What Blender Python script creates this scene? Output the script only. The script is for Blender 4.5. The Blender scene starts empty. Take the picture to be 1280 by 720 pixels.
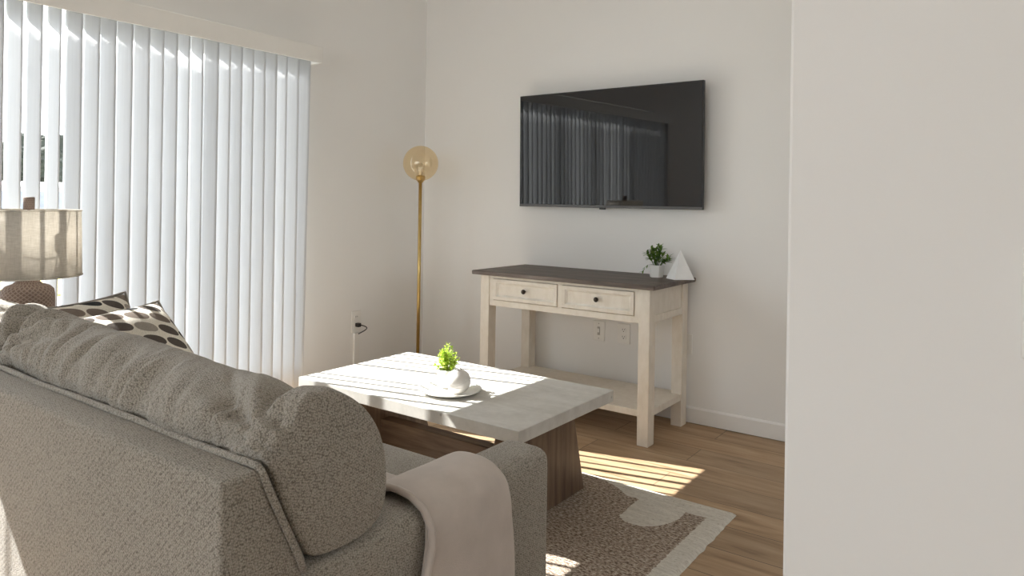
import bpy, bmesh, math, random
from mathutils import Vector, Matrix, noise
R = math.radians
PI = math.pi
random.seed(7)
SC = bpy.context.scene
COL = SC.collection

# ------------------------------------------------------------------ helpers
def link(name, me, parent=None):
    o = bpy.data.objects.new(name, me)
    COL.objects.link(o)
    if parent is not None:
        o.parent = parent
    return o

def tag(o, label=None, cat=None, group=None, kind=None):
    if label: o['label'] = label
    if cat: o['category'] = cat
    if group: o['group'] = group
    if kind: o['kind'] = kind
    return o

def thing(name, label, cat, loc, group=None, rz=0.0):
    o = bpy.data.objects.new(name, None)
    o.empty_display_size = 0.05
    COL.objects.link(o)
    o.location = loc
    o.rotation_euler = (0, 0, rz)
    return tag(o, label, cat, group)

def copy_tree(o, parent=None):
    kids = list(o.children)
    c = o.copy()
    COL.objects.link(c)
    c.parent = parent
    for ch in kids:
        copy_tree(ch, c)
    return c

class MB:
    """collects shapes in world (or local) coordinates, builds ONE mesh object"""
    def __init__(s, off=(0, 0, 0)):
        s.v = []; s.f = []; s.sm = []; s.off = Vector(off)
    def add(s, vs, fs, smooth=False):
        b = len(s.v)
        s.v += [Vector(v) - s.off for v in vs]
        for f in fs:
            s.f.append(tuple(b + i for i in f)); s.sm.append(smooth)
        return s
    def box(s, x0, x1, y0, y1, z0, z1, bev=0.0, seg=2):
        bm = bmesh.new()
        bmesh.ops.create_cube(bm, size=1)
        for v in bm.verts:
            v.co = Vector(((x0 + x1) / 2 + v.co.x * (x1 - x0), (y0 + y1) / 2 + v.co.y * (y1 - y0), (z0 + z1) / 2 + v.co.z * (z1 - z0)))
        if bev > 0:
            bmesh.ops.bevel(bm, geom=list(bm.edges), offset=bev, segments=seg, profile=0.5, affect='EDGES')
        return s.bm(bm, False)
    def bm(s, bm, smooth=False):
        bm.verts.ensure_lookup_table()
        bm.verts.index_update()
        s.add([v.co.copy() for v in bm.verts], [[v.index for v in f.verts] for f in bm.faces], smooth)
        bm.free()
        return s
    def lathe(s, prof, c=(0, 0, 0), n=32, smooth=True, cap0=True, cap1=True, axis='Z'):
        vs = []; fs = []
        m = len(prof)
        for i in range(n):
            a = 2 * PI * i / n
            for (r, z) in prof:
                p = (r * math.cos(a), r * math.sin(a), z)
                if axis == 'Y': p = (p[0], p[2], p[1])
                if axis == 'X': p = (p[2], p[0], p[1])
                vs.append(Vector(c) + Vector(p))
        for i in range(n):
            j = (i + 1) % n
            for k in range(m - 1):
                q = (i * m + k, j * m + k, j * m + k + 1, i * m + k + 1)
                fs.append(q if axis != 'Y' else q[::-1])
        if cap0 and prof[0][0] > 1e-6: fs.append([i * m for i in range(n)][::-1])
        if cap1 and prof[-1][0] > 1e-6: fs.append([i * m + m - 1 for i in range(n)])
        return s.add(vs, fs, smooth)
    def tube(s, pts, r, n=10, closed=False, smooth=True):
        pts = [Vector(p) for p in pts]
        N = len(pts); vs = []; fs = []
        rr = r if isinstance(r, (list, tuple)) else [r] * N
        up = None
        for i, p in enumerate(pts):
            if closed: t = pts[(i + 1) % N] - pts[i - 1]
            else: t = pts[min(i + 1, N - 1)] - pts[max(i - 1, 0)]
            t.normalize()
            if up is None:
                up = Vector((0, 0, 1)) if abs(t.z) < .9 else Vector((1, 0, 0))
            a = t.cross(up)
            if a.length < 1e-4: a = t.orthogonal()
            a.normalize(); up = a.cross(t).normalized()
            for k in range(n):
                th = 2 * PI * k / n
                vs.append(p + (a * math.cos(th) + up * math.sin(th)) * rr[i])
        M = N if closed else N - 1
        for i in range(M):
            j = (i + 1) % N
            for k in range(n):
                l = (k + 1) % n
                fs.append((i * n + k, i * n + l, j * n + l, j * n + k))
        if not closed:
            fs.append(list(range(n))[::-1]); fs.append([(N - 1) * n + k for k in range(n)])
        return s.add(vs, fs, smooth)
    def prism(s, poly, a0, a1, axis='X', bev=0.0, seg=2):
        """polygon (p,q) extruded along axis: X -> (a,p,q); Y -> (p,a,q); Z -> (p,q,a)"""
        def P(p, a):
            return {'X': (a, p[0], p[1]), 'Y': (p[0], a, p[1]), 'Z': (p[0], p[1], a)}[axis]
        bm = bmesh.new()
        A = [bm.verts.new(P(p, a0)) for p in poly]
        B = [bm.verts.new(P(p, a1)) for p in poly]
        n = len(poly)
        bm.faces.new(A); bm.faces.new(B[::-1])
        for i in range(n):
            bm.faces.new((A[i], B[i], B[(i + 1) % n], A[(i + 1) % n]))
        bmesh.ops.recalc_face_normals(bm, faces=bm.faces)
        if bev > 0:
            bmesh.ops.bevel(bm, geom=list(bm.edges), offset=bev, segments=seg, profile=0.5, affect='EDGES')
        return s.bm(bm, False)
    def build(s, name, mat, parent=None, auto=True, loc=None):
        me = bpy.data.meshes.new(name)
        me.from_pydata([tuple(v) for v in s.v], [], s.f)
        me.polygons.foreach_set('use_smooth', s.sm)
        if not isinstance(mat, (list, tuple)): mat = [mat]
        for m in mat: me.materials.append(m)
        me.validate(); me.update()
        o = link(name, me, parent)
        if loc is not None: o.location = loc
        return o

def smooth_by_angle(o, ang=40):
    me = o.data
    me.polygons.foreach_set('use_smooth', [True] * len(me.polygons))
    try: me.set_sharp_from_angle(angle=R(ang))
    except Exception: pass
    return o

def subd(o, lv=1):
    m = o.modifiers.new('Subdivision', 'SUBSURF'); m.levels = lv; m.render_levels = lv
    return o

# ------------------------------------------------------------------ materials
class NT:
    def __init__(s, name):
        s.m = bpy.data.materials.new(name); s.m.use_nodes = True
        s.t = s.m.node_tree; s.t.nodes.clear()
        s.out = s.n('ShaderNodeOutputMaterial')
    def n(s, typ, **kw):
        nd = s.t.nodes.new(typ)
        for k, v in kw.items():
            if k.startswith('i_'):
                key = k[2:]
                key = int(key) if key.isdigit() else key.replace('_', ' ')
                nd.inputs[key].default_value = v
            else: setattr(nd, k, v)
        return nd
    def l(s, a, b): s.t.links.new(a, b)
    def math(s, op, a, b=None, c=None, clamp=False):
        nd = s.n('ShaderNodeMath', operation=op); nd.use_clamp = clamp
        for i, x in enumerate((a, b, c)):
            if x is None: continue
            if isinstance(x, (int, float)): nd.inputs[i].default_value = x
            else: s.l(x, nd.inputs[i])
        return nd.outputs[0]
    def obj(s, scale=(1, 1, 1), rot=(0, 0, 0), loc=(0, 0, 0)):
        tc = s.n('ShaderNodeTexCoord'); mp = s.n('ShaderNodeMapping')
        mp.inputs['Scale'].default_value = scale; mp.inputs['Rotation'].default_value = rot; mp.inputs['Location'].default_value = loc
        s.l(tc.outputs['Object'], mp.inputs['Vector'])
        return mp.outputs[0]
    def noise(s, vec, scale, detail=4, rough=.55, dist=0):
        nd = s.n('ShaderNodeTexNoise'); nd.inputs['Scale'].default_value = scale
        nd.inputs['Detail'].default_value = detail; nd.inputs['Roughness'].default_value = rough; nd.inputs['Distortion'].default_value = dist
        s.l(vec, nd.inputs['Vector']); return nd.outputs['Fac']
    def ramp(s, fac, stops, interp='LINEAR'):
        nd = s.n('ShaderNodeValToRGB'); cr = nd.color_ramp; cr.interpolation = interp
        while len(cr.elements) < len(stops): cr.elements.new(.5)
        for e, (p, c) in zip(cr.elements, stops):
            e.position = p; e.color = (*c, 1) if len(c) == 3 else c
        s.l(fac, nd.inputs[0]); return nd.outputs[0]
    def mix(s, fac, a, b, blend='MIX'):
        nd = s.n('ShaderNodeMix', data_type='RGBA', blend_type=blend)
        for idx, x in ((0, fac), (6, a), (7, b)):
            if isinstance(x, (int, float)): nd.inputs[idx].default_value = x
            elif isinstance(x, tuple): nd.inputs[idx].default_value = (*x, 1) if len(x) == 3 else x
            else: s.l(x, nd.inputs[idx])
        return nd.outputs[2]
    def bump(s, h, strength=.3, dist=.002):
        nd = s.n('ShaderNodeBump'); nd.inputs['Strength'].default_value = strength; nd.inputs['Distance'].default_value = dist
        s.l(h, nd.inputs['Height']); return nd.outputs[0]
    def bsdf(s, color, rough=.5, metal=0, normal=None, spec=None, **kw):
        b = s.n('ShaderNodeBsdfPrincipled')
        for k, x in (('Base Color', color), ('Roughness', rough), ('Metallic', metal)):
            if isinstance(x, (int, float)): b.inputs[k].default_value = x
            elif isinstance(x, tuple): b.inputs[k].default_value = (*x, 1)
            else: s.l(x, b.inputs[k])
        if normal is not None: s.l(normal, b.inputs['Normal'])
        if spec is not None: b.inputs['Specular IOR Level'].default_value = spec
        for k, x in kw.items(): b.inputs[k.replace('_', ' ')].default_value = x
        return b
    def done(s, sh): 
        s.l(sh.outputs[0] if hasattr(sh, 'outputs') else sh, s.out.inputs[0]); return s.m

def plain(name, color, rough=.5, metal=0, var=.06, scale=8, bump=.0, bscale=60, **kw):
    t = NT(name); v = t.obj()
    nz = t.noise(v, scale)
    c2 = tuple(max(0, c * (1 - var)) for c in color); c1 = tuple(min(1, c * (1 + var)) for c in color)
    c = t.ramp(nz, [(.3, c2), (.7, c1)])
    nm = t.bump(t.noise(v, bscale, 3), bump, .002) if bump > 0 else None
    return t.done(t.bsdf(c, rough, metal, nm, **kw))

def m_wall():
    t = NT('wall_paint'); v = t.obj()
    c = t.ramp(t.noise(v, 1.2, 2), [(.3, (.795, .785, .762)), (.7, (.82, .81, .79))])
    nm = t.bump(t.noise(v, 90, 3), .12, .001)
    return t.done(t.bsdf(c, .75, 0, nm, spec=.3))

def m_floor():
    t = NT('plank_floor'); v = t.obj()
    br = t.n('ShaderNodeTexBrick'); br.offset = .37; br.offset_frequency = 2
    t.l(v, br.inputs['Vector'])
    br.inputs['Color1'].default_value = (0, 0, 0, 1); br.inputs['Color2'].default_value = (1, 1, 1, 1); br.inputs['Mortar'].default_value = (.5, .5, .5, 1)
    br.inputs['Scale'].default_value = 1; br.inputs['Mortar Size'].default_value = .0022; br.inputs['Brick Width'].default_value = 1.22; br.inputs['Row Height'].default_value = .18
    br.inputs['Mortar Smooth'].default_value = .2
    sep = t.n('ShaderNodeSeparateColor'); t.l(br.outputs['Color'], sep.inputs[0])
    # per-plank offset of the grain
    addv = t.n('ShaderNodeVectorMath', operation='MULTIPLY_ADD')
    t.l(br.outputs['Color'], addv.inputs[0]); addv.inputs[1].default_value = (7, 3, 5); t.l(v, addv.inputs[2])
    mp = t.n('ShaderNodeMapping'); mp.inputs['Scale'].default_value = (1.0, 9, 1); t.l(addv.outputs[0], mp.inputs[0])
    g1 = t.noise(mp.outputs[0], 2.2, 6, .6, .6)
    mp2 = t.n('ShaderNodeMapping'); mp2.inputs['Scale'].default_value = (4, 90, 1); t.l(addv.outputs[0], mp2.inputs[0])
    g2 = t.noise(mp2.outputs[0], 2, 3, .6)
    base = t.ramp(g1, [(.26, (.225, .142, .078)), (.46, (.39, .265, .158)), (.74, (.50, .362, .232))])
    fine = t.ramp(g2, [(.3, (.88, .88, .88)), (.7, (1.05, 1.05, 1.05))])
    c = t.mix(1.0, base, fine, 'MULTIPLY')
    tint = t.ramp(sep.outputs[0], [(0, (.86, .86, .87)), (1, (1.1, 1.08, 1.06))])
    c = t.mix(1.0, c, tint, 'MULTIPLY')
    c = t.mix(t.math('MULTIPLY', br.outputs['Fac'], .7), c, (.06, .04, .025))
    h = t.math('SUBTRACT', t.math('MULTIPLY', g2, .25), br.outputs['Fac'])
    return t.done(t.bsdf(c, .5, 0, t.bump(h, .25, .001), spec=.35))

def m_weave(name, dark, mid, light, k=300.0, rough=.95, bstr=.8):
    """woven upholstery: a two-way thread grid with mottled yarn colour"""
    t = NT(name); v = t.obj()
    vor = t.n('ShaderNodeTexVoronoi', feature='F1'); vor.inputs['Scale'].default_value = k; vor.inputs['Randomness'].default_value = .62
    t.l(t.obj(rot=(.52, .71, .33)), vor.inputs['Vector'])
    vs2 = t.n('ShaderNodeTexVoronoi', feature='F1'); vs2.inputs['Scale'].default_value = k * 1.9; vs2.inputs['Randomness'].default_value = .8
    t.l(t.obj(rot=(.9, .3, 1.1)), vs2.inputs['Vector'])
    yarn = t.noise(t.obj((k * 1.1, k * 1.1, k * .35)), 1, 2)
    big = t.noise(v, 7, 3)
    f = t.math('SUBTRACT', 1.0, t.math('ADD', t.math('MULTIPLY', vor.outputs['Distance'], .75), t.math('MULTIPLY', vs2.outputs['Distance'], .30)))
    f2 = t.math('ADD', f, t.math('MULTIPLY', t.math('SUBTRACT', yarn, .5), .30))
    f2 = t.math('ADD', f2, t.math('MULTIPLY', t.math('SUBTRACT', big, .5), .10))
    c = t.ramp(f2, [(.22, dark), (.48, mid), (.78, light)])
    h = f2
    b = t.bsdf(c, rough, 0, t.bump(h, bstr, .0022), spec=.15)
    b.inputs['Sheen Weight'].default_value = .25; b.inputs['Sheen Roughness'].default_value = .5
    return t.done(b)

def m_wood(name, c0, c1, c2, axis=(1.2, 14, 14), scale=2.0, rough=.5, bump=.15, plank=None):
    t = NT(name); v = t.obj(axis)
    g = t.noise(v, scale, 6, .62, .8)
    v2 = t.obj(tuple(a * 5 if a > 5 else a * 2 for a in axis))
    g2 = t.noise(v2, scale, 3, .6)
    c = t.ramp(g, [(.3, c0), (.5, c1), (.72, c2)])
    c = t.mix(1.0, c, t.ramp(g2, [(.3, (.8, .8, .8)), (.7, (1.1, 1.1, 1.1))]), 'MULTIPLY')
    h = t.math('ADD', g2, g)
    if plank:
        sx = t.n('ShaderNodeSeparateXYZ'); t.l(t.obj(), sx.inputs[0])
        pp = t.math('PINGPONG', t.math('ADD', sx.outputs[1], plank[1]), plank[0] / 2)
        ln = t.math('LESS_THAN', pp, .0016)
        c = t.mix(t.math('MULTIPLY', ln, .75), c, (.02, .015, .012))
        h = t.math('SUBTRACT', h, t.math('MULTIPLY', ln, 2))
    return t.done(t.bsdf(c, rough, 0, t.bump(h, bump, .002), spec=.35))

def m_cream():
    t = NT('antique_cream_paint'); v = t.obj()
    st = t.noise(t.obj((30, 30, 12)), 1, 4, .6)
    bl = t.noise(v, 7, 5, .65)
    c = t.ramp(bl, [(.28, (.69, .645, .57)), (.5, (.79, .755, .685)), (.75, (.83, .80, .74))])
    c = t.mix(1.0, c, t.ramp(st, [(.32, (.93, .915, .89)), (.6, (1.03, 1.03, 1.03))]), 'MULTIPLY')
    geo = t.n('ShaderNodeNewGeometry')
    worn = t.math('MULTIPLY', t.math('GREATER_THAN', geo.outputs['Pointiness'], .56), t.math('MULTIPLY', bl, .5))
    c = t.mix(worn, c, (.42, .30, .18))
    return t.done(t.bsdf(c, .55, 0, t.bump(st, .08, .001), spec=.3))

def m_concrete():
    t = NT('white_cast_stone'); v = t.obj()
    a = t.noise(t.obj((1, 2.2, 1)), 5, 6, .65, .5)
    b = t.noise(v, 40, 4, .6)
    c = t.ramp(a, [(.25, (.50, .48, .44)), (.5, (.60, .58, .54)), (.75, (.67, .655, .62))])
    vor = t.n('ShaderNodeTexVoronoi'); vor.inputs['Scale'].default_value = 17; t.l(v, vor.inputs['Vector'])
    sp = t.math('LESS_THAN', vor.outputs['Distance'], .09)
    sp = t.math('MULTIPLY', sp, t.math('GREATER_THAN', t.noise(v, 6, 2), .57))
    c = t.mix(t.math('MULTIPLY', sp, .45), c, (.2, .19, .17))
    c = t.mix(1.0, c, t.ramp(b, [(.3, (.94, .94, .94)), (.7, (1.03, 1.03, 1.03))]), 'MULTIPLY')
    return t.done(t.bsdf(c, .6, 0, t.bump(b, .06, .001), spec=.3))

def m_rug():
    """cream flat-woven rug; brown arcs and bars as its own pattern (object coordinates = metres on the floor)"""
    t = NT('woven_rug'); v = t.obj()
    # wobble
    sx = t.n('ShaderNodeSeparateXYZ'); t.l(v, sx.inputs[0])
    X0 = sx.outputs[0]; Y0 = sx.outputs[1]
    wob = t.math('MULTIPLY', t.math('SUBTRACT', t.noise(t.obj((30, 90, 1)), 1, 2), .5), .02)
    X = t.math('ADD', X0, wob); Y = t.math('ADD', Y0, wob)
    def lt(a, b): return t.math('LESS_THAN', a, b)
    def gt(a, b): return t.math('GREATER_THAN', a, b)
    def mul(*xs):
        r = xs[0]
        for q in xs[1:]: r = t.math('MULTIPLY', r, q)
        return r
    def circ(cx, cy, r, ry=None):
        dx = t.math('DIVIDE', t.math('SUBTRACT', X, cx), r); dy = t.math('DIVIDE', t.math('SUBTRACT', Y, cy), ry or r)
        return lt(t.math('ADD', t.math('MULTIPLY', dx, dx), t.math('MULTIPLY', dy, dy)), 1.0)
    # big brown field with a rounded back-right corner, then the bar on the right reaching back
    main = mul(lt(X, -1.185), t.math('MAXIMUM', lt(Y, 2.36), circ(-1.46, 2.33, .285, .275)))
    low = mul(lt(X, -.925), lt(Y, 2.515))
    bite = mul(gt(X, -1.19), t.math('MAXIMUM', gt(Y, 2.52), t.math('MAXIMUM', circ(-1.115, 2.47, .115, .165), mul(gt(Y, 2.42), lt(X, -1.005)))))
    brown = t.math('MAXIMUM', main, mul(low, t.math('SUBTRACT', 1.0, bite)))
    inner = t.math('MAXIMUM', mul(lt(Y, 1.55), gt(X, -2.2), circ(-1.5, 1.2, .42)), circ(-2.25, 2.1, .35))
    brown = mul(brown, t.math('SUBTRACT', 1.0, inner), gt(X, -2.85))
    yarn = t.noise(t.obj((9, 75, 1)), 1, 3, .7)
    heath = t.noise(t.obj((75, 150, 1)), 1, 3, .7)
    cb = t.ramp(heath, [(.31, (.07, .05, .036)), (.44, (.25, .185, .14)), (.54, (.46, .385, .315)), (.68, (.66, .60, .52))])
    cc = t.ramp(heath, [(.30, (.30, .24, .19)), (.38, (.64, .60, .53)), (.65, (.74, .71, .645))])
    c = t.mix(brown, cc, cb)
    c = t.mix(1.0, c, t.ramp(yarn, [(.3, (.82, .81, .8)), (.7, (1.08, 1.08, 1.08))]), 'MULTIPLY')
    h = t.math('ADD', yarn, heath)
    return t.done(t.bsdf(c, .95, 0, t.bump(h, 1.0, .006), spec=.1))

def m_cushion_print():
    """rows of rounded leaf shapes in charcoal, taupe and brown on cream, in the cushion's own coordinates"""
    t = NT('leaf_print_fabric'); tc = t.n('ShaderNodeTexCoord')
    sx = t.n('ShaderNodeSeparateXYZ'); t.l(tc.outputs['Object'], sx.inputs[0])
    u = t.math('DIVIDE', t.math('ADD', sx.outputs[0], 5.0), .072); w = t.math('DIVIDE', t.math('ADD', sx.outputs[2], 5.0), .056)
    col = t.math('FLOOR', u)
    w2 = t.math('ADD', w, t.math('MULTIPLY', t.math('MODULO', col, 2), .5))
    row = t.math('FLOOR', w2)
    fu = t.math('SUBTRACT', t.math('FRACT', u), .5); fw = t.math('SUBTRACT', t.math('FRACT', w2), .5)
    # leaf: one straight side, one rounded
    sk = t.math('ADD', fw, t.math('MULTIPLY', fu, .55))
    du = t.math('DIVIDE', fu, .46); dw = t.math('DIVIDE', sk, .36)
    d = t.math('ADD', t.math('POWER', t.math('ABSOLUTE', du), 2.4), t.math('POWER', t.math('ABSOLUTE', dw), 2.2))
    leaf = t.math('LESS_THAN', d, 1.0)
    cv = t.n('ShaderNodeCombineXYZ'); t.l(col, cv.inputs[0]); t.l(row, cv.inputs[1])
    wn = t.n('ShaderNodeTexWhiteNoise', noise_dimensions='2D'); t.l(cv.outputs[0], wn.inputs['Vector'])
    lc = t.ramp(wn.outputs['Value'], [(0, (.035, .036, .037)), (.3, (.10, .085, .075)), (.55, (.19, .155, .13)), (.8, (.33, .30, .265))], 'CONSTANT')
    c = t.mix(leaf, (.74, .70, .62), lc)
    th = t.noise(t.obj((300, 300, 300)), 1, 2)
    c = t.mix(1.0, c, t.ramp(th, [(.3, (.86, .86, .86)), (.7, (1.1, 1.1, 1.1))]), 'MULTIPLY')
    return t.done(t.bsdf(c, .9, 0, t.bump(th, .3, .001), spec=.15))

def m_slat():
    t = NT('blind_vinyl'); v = t.obj((260, 260, 3))
    nz = t.noise(v, 1, 3)
    c = t.ramp(nz, [(.3, (.57, .578, .59)), (.7, (.62, .628, .64))])
    d = t.bsdf(c, .45, 0, t.bump(nz, .06, .0006), spec=.35)
    tr = t.n('ShaderNodeBsdfTranslucent'); tr.inputs['Color'].default_value = (.70, .72, .76, 1)
    mx = t.n('ShaderNodeMixShader'); mx.inputs[0].default_value = .14
    t.l(d.outputs[0], mx.inputs[1]); t.l(tr.outputs[0], mx.inputs[2])
    return t.done(mx)

def m_linen():
    t = NT('shade_linen')
    n1 = t.noise(t.obj((40, 40, 420)), 1, 3); n2 = t.noise(t.obj((260, 260, 30)), 1, 3)
    f = t.math('ADD', t.math('MULTIPLY', n1, .6), t.math('MULTIPLY', n2, .4))
    c = t.ramp(f, [(.35, (.56, .525, .47)), (.65, (.72, .685, .63))])
    d = t.n('ShaderNodeBsdfDiffuse'); t.l(c, d.inputs[0]); t.l(t.bump(f, .3, .001), d.inputs['Normal'])
    tr = t.n('ShaderNodeBsdfTranslucent'); t.l(c, tr.inputs[0])
    mx = t.n('ShaderNodeMixShader'); mx.inputs[0].default_value = .5
    t.l(d.outputs[0], mx.inputs[1]); t.l(tr.outputs[0], mx.inputs[2])
    return t.done(mx)

def m_thin_glass(name, tint=(.97, .98, .98), gloss=(1, 1, 1), boost=0.0, body=None):
    t = NT(name)
    tr = t.n('ShaderNodeBsdfTransparent'); tr.inputs[0].default_value = (*tint, 1)
    g = t.n('ShaderNodeBsdfGlossy'); g.inputs['Roughness'].default_value = .02; g.inputs[0].default_value = (*gloss, 1)
    fr = t.n('ShaderNodeLayerWeight')
    f = t.math('ADD', t.math('MULTIPLY', t.math('POWER', fr.outputs['Facing'], 4.0), .5), .045 + boost, clamp=True)
    mx = t.n('ShaderNodeMixShader'); t.l(f, mx.inputs[0]); t.l(tr.outputs[0], mx.inputs[1]); t.l(g.outputs[0], mx.inputs[2])
    last = mx
    if body:
        d = t.n('ShaderNodeBsdfTranslucent'); d.inputs[0].default_value = (*body[0], 1)
        m2 = t.n('ShaderNodeMixShader'); m2.inputs[0].default_value = body[1]
        t.l(mx.outputs[0], m2.inputs[1]); t.l(d.outputs[0], m2.inputs[2]); last = m2
    return t.done(last)

def m_leaf(name, c0, c1):
    t = NT(name); v = t.obj()
    c = t.ramp(t.noise(v, 70, 2), [(.35, c0), (.65, c1)])
    d = t.bsdf(c, .45, 0, None, spec=.4)
    tr = t.n('ShaderNodeBsdfTranslucent'); t.l(c, tr.inputs[0])
    mx = t.n('ShaderNodeMixShader'); mx.inputs[0].default_value = .35
    t.l(d.outputs[0], mx.inputs[1]); t.l(tr.outputs[0], mx.inputs[2])
    return t.done(mx)

def m_lamp_ceramic():
    t = NT('incised_brown_ceramic'); v = t.obj()
    sx = t.n('ShaderNodeSeparateXYZ'); t.l(v, sx.inputs[0])
    ang = t.math('ARCTAN2', sx.outputs[1], sx.outputs[0])
    a = t.math('MULTIPLY', ang, 30.0); z = t.math('MULTIPLY', sx.outputs[2], 420.0)
    s1 = t.math('SINE', t.math('ADD', a, z)); s2 = t.math('SINE', t.math('SUBTRACT', a, z))
    h = t.math('MAXIMUM', s1, s2)
    c = t.ramp(t.math('ADD', t.math('MULTIPLY', h, .5), .5), [(.55, (.17, .12, .095)), (.95, (.30, .23, .19))])
    return t.done(t.bsdf(c, .65, 0, t.bump(h, .5, .002), spec=.3))

M = dict(
    wall=m_wall(), floor=m_floor(), ceiling=plain('ceiling_paint', (.82, .81, .79), .8, var=.02),
    trim=plain('white_trim_paint', (.82, .81, .79), .4, var=.02),
    sofa=m_weave('sofa_tweed', (.14, .122, .10), (.325, .295, .25), (.45, .415, .36)),
    throw=plain('fleece_throw', (.52, .455, .405), .95, var=.08, scale=14, bump=.35, bscale=420, spec=.1, Sheen_Weight=.4),
    cream=m_cream(),
    topwood=m_wood('weathered_brown_top', (.055, .042, .035), (.115, .088, .072), (.20, .16, .135), (1.3, 15, 15), 2.2, .5, .3, plank=(.124, .02)),
    stone=m_concrete(),
    legwood=m_wood('walnut_base', (.085, .052, .034), (.155, .10, .066), (.235, .16, .108), (14, 14, 1.2), 2.0, .42),
    bronze=plain('dark_bronze', (.045, .035, .028), .35, .8, var=.3, scale=60),
    rug=m_rug(), print=m_cushion_print(), cord=plain('cream_piping', (.62, .58, .51), .9, bump=.3, bscale=600),
    darkcord=plain('grey_piping', (.26, .24, .215), .9, bump=.3, bscale=600),
    slat=m_slat(), linen=m_linen(), ceramic=m_lamp_ceramic(),
    glass=m_thin_glass('door_glass'),
    amber=m_thin_glass('amber_glass', (.97, .885, .73), (1, .94, .82), .05, ((.95, .78, .52), .10)),
    bulb=m_thin_glass('bulb_glass', (.95, .95, .95), (1, 1, 1), .15, ((.95, .93, .88), .25)),
    brass=plain('brushed_brass', (.60, .43, .17), .3, 1.0, var=.08, scale=30),
    black=plain('black_plastic', (.012, .012, .013), .35, var=.1),
    grayplastic=plain('grey_plastic', (.10, .10, .10), .35, var=.1),
    screen=plain('dark_screen_glass', (.003, .003, .004), .03, var=.05, IOR=1.65),
    plate=plain('white_wall_plate', (.80, .785, .75), .35, var=.02),
    platedark=plain('slot_dark', (.05, .048, .045), .5, var=.1),
    paddle=plain('grey_switch_paddle', (.42, .40, .37), .4, var=.05),
    ceramicwhite=plain('white_ceramic', (.80, .79, .76), .35, var=.03),
    matteceramic=plain('matte_white_ceramic', (.74, .715, .675), .6, var=.05, scale=25),
    pyramid=plain('white_plaster', (.80, .80, .79), .5, var=.04, scale=20),
    limeleaf=m_leaf('lime_leaf', (.40, .55, .05), (.66, .80, .14)),
    greenleaf=m_leaf('green_leaf', (.05, .13, .022), (.20, .33, .05)),
    soil=plain('dark_soil', (.03, .022, .016), .95, var=.3, scale=80, bump=.6, bscale=200),
    frame=plain('door_frame_dark', (.06, .06, .058), .45, var=.08),
    framelight=plain('white_vinyl_frame', (.78, .78, .77), .4, var=.03),
    paving=plain('pale_paving', (.40, .385, .36), .85, var=.08, scale=1.5, bump=.3),
    turf=plain('dry_grass', (.36, .34, .10), .95, var=.3, scale=6, bump=.8, bscale=30),
    asphalt=plain('grey_asphalt', (.24, .25, .27), .9, var=.12, scale=2),
    treeleaf=plain('tree_foliage', (.016, .021, .014), .9, var=.5, scale=3, bump=.8, bscale=6),
    bark=plain('bark', (.09, .065, .045), .9, var=.2, bump=.6),
    siding=plain('white_siding', (.80, .80, .79), .6, var=.03),
    roof=plain('grey_roof', (.28, .28, .29), .8, var=.1),
    fence=plain('blue_grey_fence', (.26, .28, .32), .8, var=.15, scale=5),
    darkwood=m_wood('end_table_wood', (.07, .045, .03), (.13, .085, .058), (.2, .14, .095), (1.3, 14, 14)),
)

# ------------------------------------------------------------------ room shell
XW, YW = -3.35, 3.603           # window wall, television wall
XR, YF, ZC = 2.6, -3.4, 2.75
DY0, DY1, DZ = -0.30, 2.49, 2.03   # patio door opening (the outer frame sets the light's edge)
def struct(name, mb, mat, parent=None):
    o = mb.build(name, mat, parent)
    if parent is None: o['kind'] = 'structure'
    return o
struct('floor', MB().box(XW - .14, XR + .12, YF - .12, YW + .12, -.1, 0), M['floor'])
struct('ceiling', MB().box(XW - .14, XR + .12, YF - .12, YW + .12, ZC, ZC + .1), M['ceiling'])
WX0 = XW - .14
w = MB()
w.box(WX0, XW, YF - .12, DY0, 0, ZC); w.box(WX0, XW, DY1 + .0, YW + .12, 0, ZC); w.box(WX0, XW, DY0, DY1, 2.042, ZC)
struct('wall_left', w, M['wall'])
struct('wall_back', MB().box(XW, XR + .12, YW, YW + .12, 0, ZC), M['wall'])
RY0, RY1, RB0, RB1 = 1.75, 3.15, 1.05, 2.0            # unseen opening added on the right for fill light, past the near wall
w = MB()
w.box(XR, XR + .12, YF - .12, RY0, 0, ZC); w.box(XR, XR + .12, RY1, YW, 0, ZC)
w.box(XR, XR + .12, RY0, RY1, 0, RB0); w.box(XR, XR + .12, RY0, RY1, RB1, ZC)
struct('wall_right', w, M['wall'])
WA0, WA1, WB0, WB1 = -2.5, 1.1, .75, 2.25      # unseen opening behind the viewer, added to let in sky fill
w = MB()
w.box(XW, WA0, YF - .12, YF, 0, ZC); w.box(WA1, XR, YF - .12, YF, 0, ZC)
w.box(WA0, WA1, YF - .12, YF, 0, WB0); w.box(WA0, WA1, YF - .12, YF, WB1, ZC)
struct('wall_front', w, M['wall'])
PY = .9
struct('wall_near', MB().box(-.2345, 1.7, PY, PY + .115, 0, ZC, .004, 1), M['wall'])
# baseboards: flat board with eased top
def board(poly_pts, a0, a1, axis): return MB().prism(poly_pts, a0, a1, axis)
hb = .086
struct('baseboard_back', MB().prism([(YW - .0135, 0.004), (YW - .0135, hb - .008), (YW - .006, hb), (YW, hb), (YW, 0.004)], XW + .014, XR, 'X'), M['trim'])
struct('baseboard_left', MB().prism([(XW + .0135, 0.004), (XW + .0135, hb - .008), (XW + .006, hb), (XW, hb), (XW, 0.004)], DY1 + .06, YW - .014, 'Y'), M['trim'])
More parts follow.
